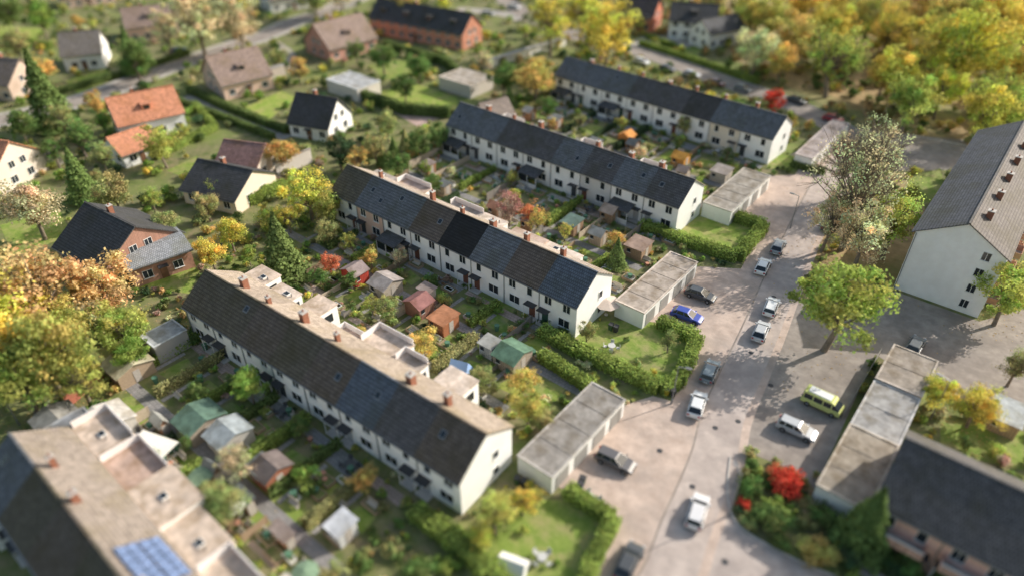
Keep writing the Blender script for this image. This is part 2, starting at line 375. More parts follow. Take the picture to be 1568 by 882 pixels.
def plant_world(a,b,R,col,kind='tree',name=None,zs=None):
    if kind=='tree' and random.random()<.38: me=random.choice(TM['thin'])
    else: me=random.choice(TM[kind])
    nm=name or {'tree':'deciduous_tree','thin':'deciduous_tree','bare':'sparse_autumn_tree','conifer':'conifer_tree','bush':'garden_bush'}[kind]
    o=bpy.data.objects.new(nm,me); scene.collection.objects.link(o)
    o.location=(a,b,0); o.rotation_euler=(0,0,random.uniform(0,6.28)); k=R*random.uniform(.96,1.1)
    o.scale=(k,k*random.uniform(.88,1.12),R*(zs or random.uniform(.9,1.08)))
    f=random.uniform(.85,1.1); g=random.uniform(.94,1.05)
    o.color=(min(.95,col[0]*f*g),min(.95,col[1]*f/g),col[2]*f,1); TREES.append((a,b,R)); return o
def tree(u,v,r,col,kind='tree',name=None,zs=None):
    R=r*dep(v)/FP; hc=CEN[kind]*R*(zs or 1); R=r*dep(v,min(hc,25))/FP; hc=CEN[kind]*R*(zs or 1)
    a,b=S(u,v,hc); return plant_world(a,b,R,C_[col],kind,name,zs)
def hedge(pts,w=.9,h=1.5,col='G',px=True,name='hedge',closed=False):
    P=[np.array(S(*p)) if px else np.array(p,float) for p in pts]
    if closed: P.append(P[0])
    parts=[]; base=np.array(C_[col])
    for p,q in zip(P[:-1],P[1:]):
        d=q-p; L=np.linalg.norm(d); 
        if L<.1: continue
        d/=L; nn=np.array([-d[1],d[0]]); ns=max(1,int(L/1.0)); hw=w/2*.82
        hs=h*.9+rng.uniform(-.06,.06,ns+1); ws=hw*rng.uniform(.9,1.1,ns+1); V=[]
        for i in range(ns+1):
            c=p+d*L*i/ns
            for s,z in ((-1,0),(-1,1),(1,1),(1,0)): V.append((*(c+nn*s*ws[i]),z*hs[i]))
        V=np.array(V); Q=[]
        for i in range(ns):
            o=4*i
            for j in range(3): Q.append((o+j,o+4+j,o+5+j,o+j+1))
        Q.append((0,1,2,3)); Q.append((4*ns+3,4*ns+2,4*ns+1,4*ns))
        parts.append((V,np.array(Q),0,base*.5))
        n=int(L*(w+2*h)*32); t=rng.uniform(-.02,1.02,n)*L; per=rng.uniform(0,w+2*h,n)
        side=np.where(per<h,-1,np.where(per<h+w,0,1)); 
        y=np.where(side==0,per-h-w/2,side*w/2); z=np.where(side==-1,per,np.where(side==1,per-h-w,h))
        wob=1+.10*np.sin(t*1.3+p[0])+.06*np.sin(t*3.1)
        y=y*wob; z=z*(1+.05*np.sin(t*2.1)+.04*np.sin(t*.7)); 
        P3=np.stack([p[0]+d[0]*t+nn[0]*y,p[1]+d[1]*t+nn[1]*y,z],1)+rng.normal(size=(n,3))*.06
        Nn=np.stack([nn[0]*side,nn[1]*side,np.where(side==0,1,.3)],1)+rng.normal(size=(n,3))*.4
        V2,Q2=leaves(P3,unit(Nn),rng.uniform(.07,.155,n))
        pat=(1+.18*np.sin(t*.9+p[1])+.1*np.sin(t*2.7))[:,None]
        parts.append((V2,Q2,0,base*pat*rng.uniform(.7,1.3,(n,1))*rng.uniform(.92,1.1,(n,3))))
        EXCL.append([tuple(p+nn*w*.7),tuple(q+nn*w*.7),tuple(q-nn*w*.7),tuple(p-nn*w*.7)])
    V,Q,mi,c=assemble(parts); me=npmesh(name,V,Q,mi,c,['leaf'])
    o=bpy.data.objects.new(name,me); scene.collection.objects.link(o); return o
# ---------------------------------------------------------------- ground patches
ZK=[0]
def patch(name,pts,k,z=.01,col=(1,1,1),px=True,ex=True):
    P=[S(*p) if px else p for p in pts]; ZK[0]+=1; zz=z+(ZK[0]%6)*.0009
    mb=MB(); mb.add([(x,y,zz) for x,y in P],[tuple(range(len(P)))],k); o=mb.obj(name,color=col)
    if o.data.polygons[0].normal.z<0: o.data.flip_normals()
    if ex: EXCL.append(P)
    return o
def ribbon(name,pts,w,k,z=.02,h=None,px=True,ex=True,off=0,col=(1,1,1),smooth=True):
    P=[np.array(S(*p)) if px else np.array(p,float) for p in pts]
    if smooth and len(P)>2:
        Q=[]
        for i in range(len(P)-1):
            p0=P[max(0,i-1)];p1=P[i];p2=P[i+1];p3=P[min(len(P)-1,i+2)]
            for t in np.linspace(0,1,7)[:-1]:
                Q.append(.5*((2*p1)+(-p0+p2)*t+(2*p0-5*p1+4*p2-p3)*t*t+(-p0+3*p1-3*p2+p3)*t**3))
        Q.append(P[-1]); P=Q
    Ls=[];Rs=[]
    for i,p in enumerate(P):
        d=P[min(i+1,len(P)-1)]-P[max(i-1,0)]; d/=np.linalg.norm(d); nn=np.array([-d[1],d[0]])
        Ls.append(p+nn*(off+w/2)); Rs.append(p+nn*(off-w/2))
    mb=MB()
    for i in range(len(P)-1):
        if h is None: mb.add([(*Rs[i],z),(*Rs[i+1],z),(*Ls[i+1],z),(*Ls[i],z)],[(0,1,2,3)],k)
        else:
            mb.hexa([(*Rs[i],z),(*Rs[i+1],z),(*Ls[i+1],z),(*Ls[i],z),(*Rs[i],h),(*Rs[i+1],h),(*Ls[i+1],h),(*Ls[i],h)],k)
        if ex: EXCL.append([tuple(Rs[i]),tuple(Rs[i+1]),tuple(Ls[i+1]),tuple(Ls[i])])
    return mb.obj(name,color=col)
mb=MB(); mb.add([(-3000,-3000,0),(3000,-3000,0),(3000,3000,0),(-3000,3000,0)],[(0,1,2,3)],'ground'); mb.obj('ground')
patch('leaf_litter_ground',[(1060,60),(1240,150),(1330,195),(1430,215),(1650,262),(2000,240),(1900,-100),(1050,-100)],'litterground',.004,ex=False)
patch('leaf_litter_ground',[(1215,400),(1262,300),(1390,262),(1420,330),(1375,440),(1290,470),(1210,455)],'litterground',.004,ex=False)
# paved surfaces
patch('parking_yard',[(1205,462),(1290,470),(1370,446),(1500,492),(1575,470),(1620,560),(1620,640),(1430,600),(1340,542),(1248,748),(1215,720),(1140,690),(1110,700),(1125,610),(1170,540)],'asphalt',.012)
patch('garage_forecourt',[(868,752),(850,742),(955,620),(1000,606),(1050,620),(1035,690),(975,790),(945,795)],'road',.020)
patch('garage_forecourt',[(985,492),(1065,408),(1135,412),(1180,440),(1130,520),(1075,520),(1030,495)],'road',.020)
patch('garage_forecourt',[(1125,336),(1180,270),(1215,268),(1262,262),(1255,330),(1225,380),(1170,352)],'road',.020)
patch('forecourt_square',[(1205,240),(1300,195),(1370,205),(1480,215),(1480,260),(1390,262),(1300,262),(1262,300),(1240,262)],'asphalt',.010)
road=[(860,1000),(985,900),(1030,800),(1072,700),(1090,630),(1122,560),(1150,500),(1180,430),(1205,375),(1232,320),(1258,275),(1300,225)]
ribbon('road',road,9.2,'road',.028)
ribbon('road_lane',road,4.6,'lane',.033,off=-1.4,ex=False)
ribbon('drainage_channel',road,.2,'asphalt',.037,off=1.05,ex=False)
patch('road_junction',[(1040,800),(1125,720),(1118,780),(1140,815),(1230,862),(1330,900),(1350,960),(960,960)],'lane',.022)
for i,(u,v) in enumerate([(1095,655),(1060,745),(1150,540),(1185,455),(1010,690),(1110,860),(1180,590),(1130,645)]):
    a,b=S(u,v); mb=MB(); mb.cyl(0,0,.038,.044,.33,.33,'dark',14); mb.obj('manhole_cover',None,(a,b,0))
top=[(740,-30),(800,20),(890,58),(985,82),(1100,122),(1215,162),(1310,208),(1420,222),(1600,262)]
ribbon('road',top,6.5,'asphalt',.03)
ribbon('kerb',top,.18,'kerb',0,.13,off=3.4,ex=False); ribbon('kerb',top[:6],.18,'kerb',0,.13,off=-3.4,ex=False)
st=[(-120,210),(0,185),(130,153),(270,100),(400,57),(450,35),(520,10),(620,-40)]
ribbon('road',st,5.5,'asphalt',.03); ribbon('pavement',st,1.6,'paving',0,.1,off=3.7,col=(.6,.55,.5)); ribbon('pavement',st,1.6,'paving',0,.1,off=-3.7,col=(.6,.55,.5))
ribbon('driveway',[(285,148),(330,172),(385,195),(440,212)],3,'paving',.018,col=(.55,.49,.43))
ribbon('driveway',[(400,57),(440,80),(450,110)],3,'paving',.018,col=(.55,.49,.43))
ribbon('driveway',[(700,15),(760,20),(800,30)],5,'paving',.018,col=(.57,.52,.48))
ribbon('driveway',[(960,82),(1000,60),(1060,70)],5,'paving',.018,col=(.57,.52,.48))
patch('patio',[(590,165),(650,160),(690,175),(640,195)],'paving',.016,(.7,.5,.44))
ribbon('kerb',[(1118,700),(1114,740),(1118,780),(1140,812),(1230,862),(1340,905)],.16,'kerb',0,.14,ex=False)
ribbon('kerb',[(945,795),(925,840),(890,900)],.16,'kerb',0,.14,ex=False)
# ---------------------------------------------------------------- terraces
BK=(.10,.097,.095);BR=(.19,.155,.13);SL=(.20,.215,.24);DG_=(.15,.145,.15);SB=(.155,.185,.235);MO=(.165,.145,.11)
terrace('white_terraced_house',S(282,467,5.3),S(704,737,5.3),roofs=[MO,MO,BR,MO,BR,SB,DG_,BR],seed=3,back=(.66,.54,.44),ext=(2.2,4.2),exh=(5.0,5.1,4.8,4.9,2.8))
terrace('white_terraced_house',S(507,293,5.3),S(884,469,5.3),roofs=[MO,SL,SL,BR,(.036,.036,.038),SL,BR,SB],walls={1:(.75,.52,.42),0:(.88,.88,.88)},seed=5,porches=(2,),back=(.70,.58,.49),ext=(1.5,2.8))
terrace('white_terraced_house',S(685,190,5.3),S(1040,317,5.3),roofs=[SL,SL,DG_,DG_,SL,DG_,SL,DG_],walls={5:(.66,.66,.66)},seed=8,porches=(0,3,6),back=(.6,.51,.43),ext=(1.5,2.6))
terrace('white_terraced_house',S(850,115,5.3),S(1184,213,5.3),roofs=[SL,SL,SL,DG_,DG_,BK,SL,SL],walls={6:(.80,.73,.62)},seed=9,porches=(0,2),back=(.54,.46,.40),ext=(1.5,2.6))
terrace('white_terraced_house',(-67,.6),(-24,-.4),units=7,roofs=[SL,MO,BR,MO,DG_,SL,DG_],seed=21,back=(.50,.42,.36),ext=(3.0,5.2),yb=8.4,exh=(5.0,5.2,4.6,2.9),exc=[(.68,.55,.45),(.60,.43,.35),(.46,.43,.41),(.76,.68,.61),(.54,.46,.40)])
terrace('brick_terraced_house',(1.2,52.6),(43,52.6),units=7,roofs=[DG_]*7,walls={i:(.85,.52,.42) for i in range(7)},seed=14,yr=6,yb=11,hr=8.9,he=5.4,eb=5.6,wk='brick',back=(.2,.19,.19),ext=None,balc=True)
def apartment():
    L,D,he,hr=43,11,9.7,12.9; E=empty('apartment_block',(3.1,98),math.pi/2); hw=D/2
    EXCL.append(rectpoly((3.1,98),math.pi/2,0,L,0,D,1))
    mb=MB()
    mb.add([(0,0,0),(L,0,0),(L,0,he),(0,0,he)],[(0,1,2,3)],'wall'); mb.add([(0,D,0),(L,D,0),(L,D,he),(0,D,he)],[(3,2,1,0)],'wall')
    mb.add([(0,0,0),(0,D,0),(0,D,he),(0,hw,hr),(0,0,he)],[(4,3,2,1,0)],'wall'); mb.add([(L,0,0),(L,D,0),(L,D,he),(L,hw,hr),(L,0,he)],[(0,1,2,3,4)],'wall')
    mb.obj('walls',E,color=(.96,.97,.98)); dz=(hr-he)/hw
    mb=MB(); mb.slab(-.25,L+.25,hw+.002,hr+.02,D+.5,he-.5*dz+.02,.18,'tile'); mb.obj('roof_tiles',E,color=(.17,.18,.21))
    mb=MB(); mb.slab(-.25,L+.25,-.5,he-.5*dz+.02,hw-.002,hr+.02,.18,'tile'); mb.obj('roof_tiles_sunlit_tone',E,color=(.26,.225,.21))  # lighter, warmer tile colour paints the sunlight onto this slope
    mb=MB(); mb.box(-.25,L+.25,hw-.15,hw+.15,hr+.14,hr+.28,'tile'); mb.obj('ridge_cap',E,color=(.2,.19,.19))
    mb=MB()
    for f in range(4):
        z=.9+f*2.55; window(mb,'L',2.2,z,.95,1.2,L,D)
        for i in range(14): window(mb,'B',1.8+i*3,z,1.3,1.25,L,D); 
        for i in range(7): window(mb,'F',2.2+i*6,z,1.5,1.25,L,D)
    mb.obj('windows',E)
    mb=MB()
    for f in range(4):
        for i in range(7):
            x=4+i*6; z=.3+f*2.55; mb.box(x,x+2.6,-1.3,-.01,z,z+.14,'kerb'); mb.box(x,x+2.6,-1.36,-1.3,z,z+1.0,'wall'); mb.box(x,x+.05,-1.3,-.02,z+.14,z+1,'wall'); mb.box(x+2.55,x+2.6,-1.3,-.02,z+.14,z+1,'wall')
    mb.obj('balconies',E,color=(.6,.35,.25))
    for i in range(6): chimney(E,5+i*7,hw-1.6,hr-1.6,hr+.3,.8)
    mb=MB(); mb.box(-.12,-.02,D-.2,D-.1,.1,he-.2,'metal'); mb.obj('downpipe',E)
apartment()
# ---------------------------------------------------------------- detached houses
ORG=(.90,.40,.24);BP=(.46,.34,.29);DK=(.11,.11,.115);GB=(.31,.275,.25);RD=(.48,.28,.25)
house('orange_roof_house',(163,152),(262,132),8.2,4.2,4.8,ORG,(.9,.9,.9),dormers=1)
house('orange_roof_annex',(165,212),(222,193),5.2,2.8,3.6,ORG,(.85,.85,.85),chim=False)
house('pink_brick_house',(316,88),(392,72),8.4,3.6,6.2,BP,(.78,.56,.46),wk='brick',dormers=1)
house('red_brick_house',(480,38),(552,21),8.4,3.4,6,BP,(.60,.33,.27),wk='brick',dormers=1)
house('brick_terraced_house',(580,-2),(722,22),8.6,4.6,4.8,DK,(.62,.28,.19),wk='brick',dormers=4)
house('white_gable_house',(455,143),(515,152),7.6,3.2,4.5,DK,(.93,.93,.93))
house('bungalow',(305,245),(385,262),5.8,2.8,5.4,DK,(.85,.74,.6))
house('red_roof_house',(345,215),(405,222),5.8,2.8,4.6,RD,(.8,.7,.6),chim=False)
house('hipped_brick_house',(132,312),(205,348),7.4,3.2,6.4,DK,(.50,.28,.21),wk='brick')
house('brick_extension',(185,392),(278,362),3.7,3.2,3.6,(.46,.48,.51),(.50,.28,.21),wk='brick',chim=False)
house('white_house',(90,52),(150,47),8,4,5.2,GB,(.9,.9,.9))
house('brown_roof_house',(-25,88),(28,92),8,4,5.4,(.34,.27,.23),(.7,.55,.45),wk='brick')
house('orange_roof_house',(-45,210),(12,218),8,4,5.4,ORG,(.8,.7,.6))
house('brown_roof_house',(185,14),(262,6),8,4.2,5.4,BP,(.7,.48,.4),wk='brick',dormers=1)
house('white_house',(1030,4),(1100,8),8.5,5,5.4,DK,(.93,.93,.93),dormers=1)
house('white_house',(1075,32),(1128,22),7,4.4,3.8,(.15,.15,.16),(.93,.93,.93),chim=False)
house('red_brick_house',(960,-8),(1010,-2),8.5,4.5,5,(.16,.13,.13),(.6,.22,.14),wk='brick')
house('brown_roof_house',(735,160),(775,150),6,3,3.6,(.38,.31,.27),(.7,.6,.5),chim=False)
house('brown_roof_house',(80,-30),(160,-40),8,4,5,BP,(.6,.45,.38))
house('white_house',(400,-25),(470,-35),8,4,5,(.3,.24,.21),(.8,.8,.8))
house('white_house',(760,-55),(840,-50),8,4,5,(.3,.2,.17),(.8,.8,.8))
flat_building('garage_block',(793,697),(957,612),2.7,(.33,.305,.28),nd=4,side='R')
flat_building('garage_block',(943,460),(1068,402),2.7,(.47,.40,.34),nd=4,side='R')
flat_building('garage_block',(1077,310),(1180,270),2.7,(.37,.335,.29),nd=4,side='R')
flat_building('garage_block',(1218,236),(1300,190),2.7,(.42,.36,.34),nd=3,side='R')
flat_building('garage_block',(-4.0,53.6),(1.0,64),2.8,(.37,.32,.26),px=False,nd=3,side='L')
flat_building('garage_block',(-4.0,64.3),(1.0,73),2.6,(.40,.39,.38),px=False,nd=3,side='L')
flat_building('garage_block',(-4.0,73.3),(1.0,81),2.8,(.37,.32,.275),px=False,nd=3,side='L')
flat_building('flat_roof_annex',(420,250),(475,228),2.8,(.34,.31,.29),(.7,.65,.6))
flat_building('flat_roof_annex',(500,122),(582,125),3,(.52,.53,.54),(.7,.65,.6))
flat_building('flat_roof_annex',(672,118),(755,118),3,(.50,.44,.38),(.6,.55,.5))
flat_building('flat_roof_annex',(-60,728),(172,668),5.0,(.24,.25,.265),(.9,.9,.87))
flat_building('flat_roof_annex',(-40,790),(60,702),5.6,(.18,.19,.2),(.9,.9,.87))
flat_building('carport',(400,108),(435,100),2.6,(.3,.3,.3),(.5,.45,.4))
flat_building('carport',(40,240),(90,232),2.6,(.42,.38,.33),(.6,.55,.5))
flat_building('conservatory_annex',(215,515),(285,505),2.8,(.42,.43,.44),(.4,.38,.36))
# solar panels on the rear roof slope of the south-west terrace
E=empty('solar_panel_array',(-47.0,0)); mb=MB()
for i in range(5):
    for j in range(2):
        x=i*1.12;y=5.0+j*1.75; zz=lambda q:8.3-.628*(q-4.3)+.30
        mb.slab(x,x+1.04,y,zz(y),y+1.65,zz(y+1.65),.05,'panel'); mb.box(x+.3,x+.35,y+.8,y+.85,zz(y+.8)-.2,zz(y+.85),'metal')
mb.obj('panels',E)
# ---------------------------------------------------------------- sheds / garden objects
def shed(u,v,w=2.6,d=3.2,roofc=(.2,.12,.08),wallc=(.3,.15,.08),rot=0,h=2.0,flat=False,px=True,name='garden_shed'):
    a,b=S(u,v,1.8) if px else (u,v); E=empty(name,(a,b),rot); EXCL.append(rectpoly((a,b),rot,-w/2,w/2,-d/2,d/2,.2))
    mb=MB(); hr=h+(.15 if flat else .75); wallc=tuple(min(.9,c*1.3) for c in wallc); roofc=tuple(min(.9,c*1.35) for c in roofc)
    mb.box(-w/2,w/2,-d/2,d/2,0,h,'wood')
    if not flat:
        mb.add([(-w/2,-d/2,h),(-w/2,d/2,h),(-w/2,0,hr)],[(2,1,0)],'wood'); mb.add([(w/2,-d/2,h),(w/2,d/2,h),(w/2,0,hr)],[(0,1,2)],'wood')
    for i in range(int(w/.3)): mb.box(-w/2+i*.3,-w/2+i*.3+.03,-d/2-.015,-d/2-.002,.05,h-.05,'dark')
    mb.obj('timber_walls',E,color=wallc)
    mb=MB()
    if flat: mb.slab(-w/2-.2,w/2+.2,-d/2-.25,h+.01,d/2+.25,h+.22,.07,'flat')
    else:
        k=.75/(d/2); mb.slab(-w/2-.2,w/2+.2,-d/2-.25,h-.25*k+.02,-.002,hr+.02,.07,'flat'); mb.slab(-w/2-.2,w/2+.2,.002,hr+.02,d/2+.25,h-.25*k+.02,.07,'flat')
    mb.obj('roof',E,color=roofc)
    mb=MB(); mb.box(w/2+.003,w/2+.04,-.4,.4,.05,1.85,'wood'); mb.box(-w/4-.3,-w/4+.3,-d/2-.05,-d/2-.018,1,1.6,'glass'); mb.box(-w/4-.36,-w/4+.36,-d/2-.06,-d/2-.017,.92,.99,'white'); mb.obj('door_and_window',E,color=(.5,.45,.4))
GN=(.11,.19,.13);RS=(.45,.06,.04)
for a in [(543,414,2.6,3,(.25,.2,.19),RS),(590,432,3.2,3.6,(.32,.28,.26),(.35,.3,.25)),(641,462,2.8,3,(.25,.12,.11),(.28,.14,.1)),(679,486,2.8,3,(.38,.17,.09),(.35,.14,.07)),
          (785,540,3.4,3.8,GN,(.3,.25,.2)),(305,640,3.6,4.4,(.10,.165,.125),(.3,.25,.2)),(350,662,3.2,4,(.30,.33,.34),(.4,.38,.35)),(415,716,2.8,3.2,(.16,.13,.12),(.30,.12,.07)),
          (522,803,2.0,2.2,(.45,.46,.48),(.5,.5,.5)),(195,556,4,4.4,(.42,.38,.27),(.35,.26,.18)),(160,645,4,5,(.5,.47,.43),(.5,.47,.42)),(978,375,3,3.2,(.28,.2,.16),(.3,.2,.13)),
          (960,208,2.4,2.6,(.55,.24,.07),(.48,.2,.06)),(1043,240,2.6,2.6,(.56,.28,.06),(.5,.24,.06)),(876,340,2.6,2.8,(.1,.15,.13),(.25,.16,.1)),
          (1543,632,3,4,(.4,.42,.42),(.4,.3,.2)),(1105,262,3,3,(.25,.22,.2),(.4,.35,.3)),(935,322,2.4,2.8,(.32,.25,.2),(.3,.2,.12)),(85,640,3,4,(.25,.24,.22),(.3,.25,.2))]:
    shed(*a,rot=random.choice([0,math.pi/2]) if a[2]<3 else 0,flat=random.random()<.3)
def tableset(a,b,c=(.75,.75,.73),rot=None):
    E=empty('patio_table_set',(a,b),random.uniform(0,3) if rot is None else rot); mb=MB()
    mb.cyl(0,0,.70,.74,.5,.5,'cloth',14); mb.cyl(0,0,0,.7,.06,.05,'metal',6); mb.cyl(0,0,0,.03,.3,.3,'metal',8); mb.obj('table',E,color=c)
    for i in range(4):
        t=i*math.pi/2+.4; x,y=math.cos(t)*.85,math.sin(t)*.85; mb=MB()
        mb.box(-.22,.22,-.22,.22,.42,.46,'cloth'); mb.box(.18,.22,-.22,.22,.46,.9,'cloth')
        for q in (-.18,.18):
            for r in (-.18,.18): mb.box(q-.02,q+.02,r-.02,r+.02,0,.42,'metal')
        mb.obj('chair',E,(x,y,0),t,c)
def parasol(a,b,c=(.75,.72,.66),r=1.6):
    E=empty('parasol',(a,b)); mb=MB(); mb.cyl(0,0,0,2.5,.03,.03,'metal',6); mb.cyl(0,0,0,.1,.28,.28,'kerb',10); mb.obj('pole',E)
    n=8; vs=[(0,0,2.65)]+[(r*math.cos(i*2*math.pi/n),r*math.sin(i*2*math.pi/n),2.15) for i in range(n)]
    mb=MB(); mb.add(vs,[(0,i+1,(i+1)%n+1) for i in range(n)],'cloth'); mb.obj('canopy',E,color=c)
def fence(p,q,h=1.3,c=(.28,.2,.13),name='garden_fence'):
    d=np.array(q)-np.array(p); L=np.linalg.norm(d); rot=math.atan2(d[1],d[0]); mb=MB(); n=max(1,int(L/1.8))
    for i in range(n+1): mb.box(i*L/n-.05,i*L/n+.05,-.05,.05,0,h+.05,'wood')
    for i in range(n):
        for k in range(5): mb.box(i*L/n+.052,(i+1)*L/n-.052,-.02,.02,.08+k*h/5,.03+(k+1)*h/5,'wood')
    return mb.obj(name,None,(p[0],p[1],0),rot,tuple(x*1.4 for x in c))
def lawn(pts,px=True,col=(1,1,1)): return patch('lawn',pts,'lawn',.008,col,px)
lawn([(840,520),(905,492),(1010,490),(1060,525),(1035,590),(1005,592)])
hedge([(828,512),(880,540),(940,568),(1008,600),(1036,592),(1052,560),(1065,524),(1008,498)],1.8,1.6,'LG')
hedge([(905,600),(872,578),(828,548)],1.6,1.5,'LG')
lawn([(990,352),(1080,330),(1128,340),(1168,352),(1130,400),(1060,380)],col=(1.1,1.1,1))
hedge([(980,350),(1050,375),(1128,400),(1168,352),(1122,336)],1.9,1.6,'LG')
lawn([(700,800),(790,765),(860,765),(935,800),(890,900),(720,900)])
hedge([(636,788),(690,828),(750,880),(800,930)],2.0,1.6,'LG'); hedge([(868,757),(938,800),(905,870),(885,920)],1.5,1.5,'LG')
lawn([(375,800),(430,745),(500,770),(430,830)]); lawn([(185,610),(225,600),(250,625),(215,650)]); lawn([(278,700),(310,690),(335,712),(300,735)])
lawn([(215,440),(290,390),(310,405),(290,450)],col=(1.1,1.1,1)); lawn([(375,165),(430,140),(455,150),(410,185)],col=(1.2,1.2,1)); lawn([(580,140),(640,130),(700,150),(700,170),(600,165)],col=(1.2,1.2,1))
lawn([(100,125),(160,105),(180,118),(120,145)],col=(1.2,1.2,1)); lawn([(565,100),(620,90),(650,105),(590,125)]); lawn([(255,262),(300,240),(330,250),(290,275)])
lawn([(1390,275),(1440,258),(1450,300),(1400,320)]); lawn([(1030,70),(1080,75),(1060,90)]); lawn([(740,455),(790,470),(770,505),(725,490)])
lawn([(1440,640),(1568,660),(1568,720),(1440,690)]); lawn([(870,360),(935,368),(915,395),(865,380)]); lawn([(810,580),(870,590),(850,615),(800,600)])
lawn([(1180,235),(1225,240),(1215,262),(1175,258)]); lawn([(0,40),(70,45),(40,80),(-20,80)],col=(1.2,1.2,1)); lawn([(200,150),(240,158),(280,190),(240,215)],col=(1.1,1.1,1))
lawn([(0,345),(90,320),(110,360),(20,395)],col=(1.1,1.1,1)); lawn([(590,255),(640,262),(625,280),(585,272)])
hedge([(290,142),(340,165),(440,205)],1.4,1.6,'G'); hedge([(240,245),(330,200),(300,165)],1.3,1.6,'LG'); hedge([(275,160),(350,187),(420,215)],1.2,1.5,'G')
hedge([(70,150),(190,118),(290,85)],1.3,1.4,'G'); hedge([(590,75),(680,100),(720,130)],1.6,2.2,'G')
hedge([(1210,255),(1262,268)],1.2,1.4,'G'); hedge([(980,70),(1090,105),(1160,130)],1.2,1.4,'LG'); hedge([(990,60),(1035,75)],1.2,1.4,'LG')
hedge([(545,150),(620,175),(690,180)],1.8,2.4,'G'); hedge([(380,315),(440,290)],1.8,2,'LG'); hedge([(10,60),(80,75)],1.4,1.5,'LG')
fence(S(105,625),S(160,580),1.8,(.34,.12,.08)); fence(S(1345,545),S(1290,640),1.2,(.3,.28,.25))
p,q=S(742,108),S(866,70); d=np.array(q)-np.array(p); L=float(np.linalg.norm(d)); mb=MB(); mb.box(0,L,-.12,.12,0,2.2,'wall'); mb.box(-.05,L+.05,-.6,.6,2.201,2.35,'kerb'); mb.obj('garden_wall',None,(p[0],p[1],0),math.atan2(d[1],d[0]),(.85,.83,.8))
CL=[]
def strip(a0,a1,b0,b1,units,house_side,seed):
    rd=random.Random(seed); w=(a1-a0)/units
    D=b1-b0
    for i in range(units):
        x0=a0+i*w; x1=x0+w
        r=rd.random()
        if r<.4: fence((x0,b0),(x0,b1),rd.choice([.9,1.2,1.6]),rd.choice([(.28,.2,.13),(.2,.18,.16),(.4,.33,.25)]))
        elif r<.85: hedge([(x0,b0),(x0,b1)],rd.uniform(.6,1.0),rd.uniform(.9,1.6),rd.choice(['G','LG','DG','OL','LG']),px=False)
        def yy(t0,t1): return (b0+t0*D,b0+t1*D) if house_side<0 else (b1-t1*D,b1-t0*D)
        y0,y1=yy(.02,rd.uniform(.15,.28))
        patch('patio',[(x0+.4,y0),(x1-.4,y0),(x1-.4,y1),(x0+.4,y1)],'paving',.014,rd.choice([(.54,.49,.44),(.42,.40,.38),(.58,.44,.37),(.36,.35,.34)]),px=False)
        if rd.random()<.35: tableset((x0+x1)/2+rd.uniform(-1,1),(y0+y1)/2,rd.choice([(.6,.6,.58),(.2,.12,.07),(.1,.1,.1)]))
        if rd.random()<.07: parasol((x0+x1)/2,(y0+y1)/2+.8,rd.choice([(.75,.72,.66),(.2,.3,.2)]),1.3)
        for _ in range(rd.randint(3,8)): CL.append((rd.uniform(x0+.5,x1-.5),rd.uniform(b0+.3,b1-.3)))
        px=x0+.7; y0,y1=yy(.3,1.0); patch('garden_path',[(px,y0),(px+.6,y0),(px+.6,y1),(px,y1)],'paving',.02,(.46,.43,.4),px=False)
        if rd.random()<.7:
            y0,y1=yy(.38,rd.uniform(.6,.78)); lawn([(x0+1.8,y0),(x1-.9,y0+rd.uniform(-.5,.5)),(x1-.9-rd.uniform(0,.8),y1),(x0+1.8+rd.uniform(0,.6),y1+rd.uniform(-.6,.6))],False,rd.choice([(1,1,1),(.8,.9,.9),(1.15,1.1,.9)]))
        if rd.random()<.3:
            y0,y1=yy(.8,.97); cx=(x0+x1)/2+rd.uniform(-.4,.8); cy=(y0+y1)/2
            shed(cx,cy,rd.uniform(1.8,2.5),min(2.4,abs(y1-y0)+.4),rd.choice([(.25,.2,.18),(.12,.13,.13),(.35,.18,.12),(.3,.3,.28)]),rd.choice([(.3,.16,.09),(.35,.27,.2),(.2,.12,.08),(.4,.38,.35)]),px=False,flat=rd.random()<.5)
for (a0,a1,b0,b1,u,sd) in [(-90,-38,135,140,8,-1),(-90,-38,112,124,8,1),(-90,-38,101.5,110,8,-1),(-90,-38,80,89.8,8,1),(-88,-38,71,78,8,-1),
                       (-86,-38,52.5,58.6,8,1),(-76,-36,43.0,51,7,-1),(-76,-36,19,28,7,1),(-68,-28,14.2,17,7,-1),(2,42,42,50,7,1)]:
    strip(a0,a1,b0,b1,u,sd,int(b0))
# pots, planters and raised beds
for nm,col in (('plant_pots',(.62,.30,.2)),('planters',(.75,.74,.7)),('raised_beds',(.42,.3,.2)),('garden_benches',(.55,.5,.42)),('water_butts',(.1,.22,.14))):
    mb=MB()
    for (x,y) in [c for c in CL if random.random()<.3]:
        if nm in('plant_pots','water_butts'):
            k=.3 if nm=='plant_pots' else .36; hh=.45 if nm=='plant_pots' else .95
            mb.cyl(x,y,0,hh,k*.7,k,'cloth',9)
        elif nm=='garden_benches':
            mb.box(x-.7,x+.7,y-.2,y+.2,.4,.46,'cloth'); mb.box(x-.7,x+.7,y+.2,y+.25,.46,.9,'cloth'); mb.box(x-.65,x-.58,y-.18,y+.18,0,.4,'cloth'); mb.box(x+.58,x+.65,y-.18,y+.18,0,.4,'cloth')
        else:
            a,b=(.7,.35) if nm=='planters' else (1.1,.6)
            for q in ((x-a,x+a,y-b,y-b+.08),(x-a,x+a,y+b-.08,y+b),(x-a,x-a+.08,y-b+.08,y+b-.08),(x+a-.08,x+a,y-b+.08,y+b-.08)): mb.box(*q,0,.42,'cloth')
            mb.box(x-a+.08,x+a-.08,y-b+.08,y+b-.08,0,.33,'ground')
    mb.obj(nm,color=col)
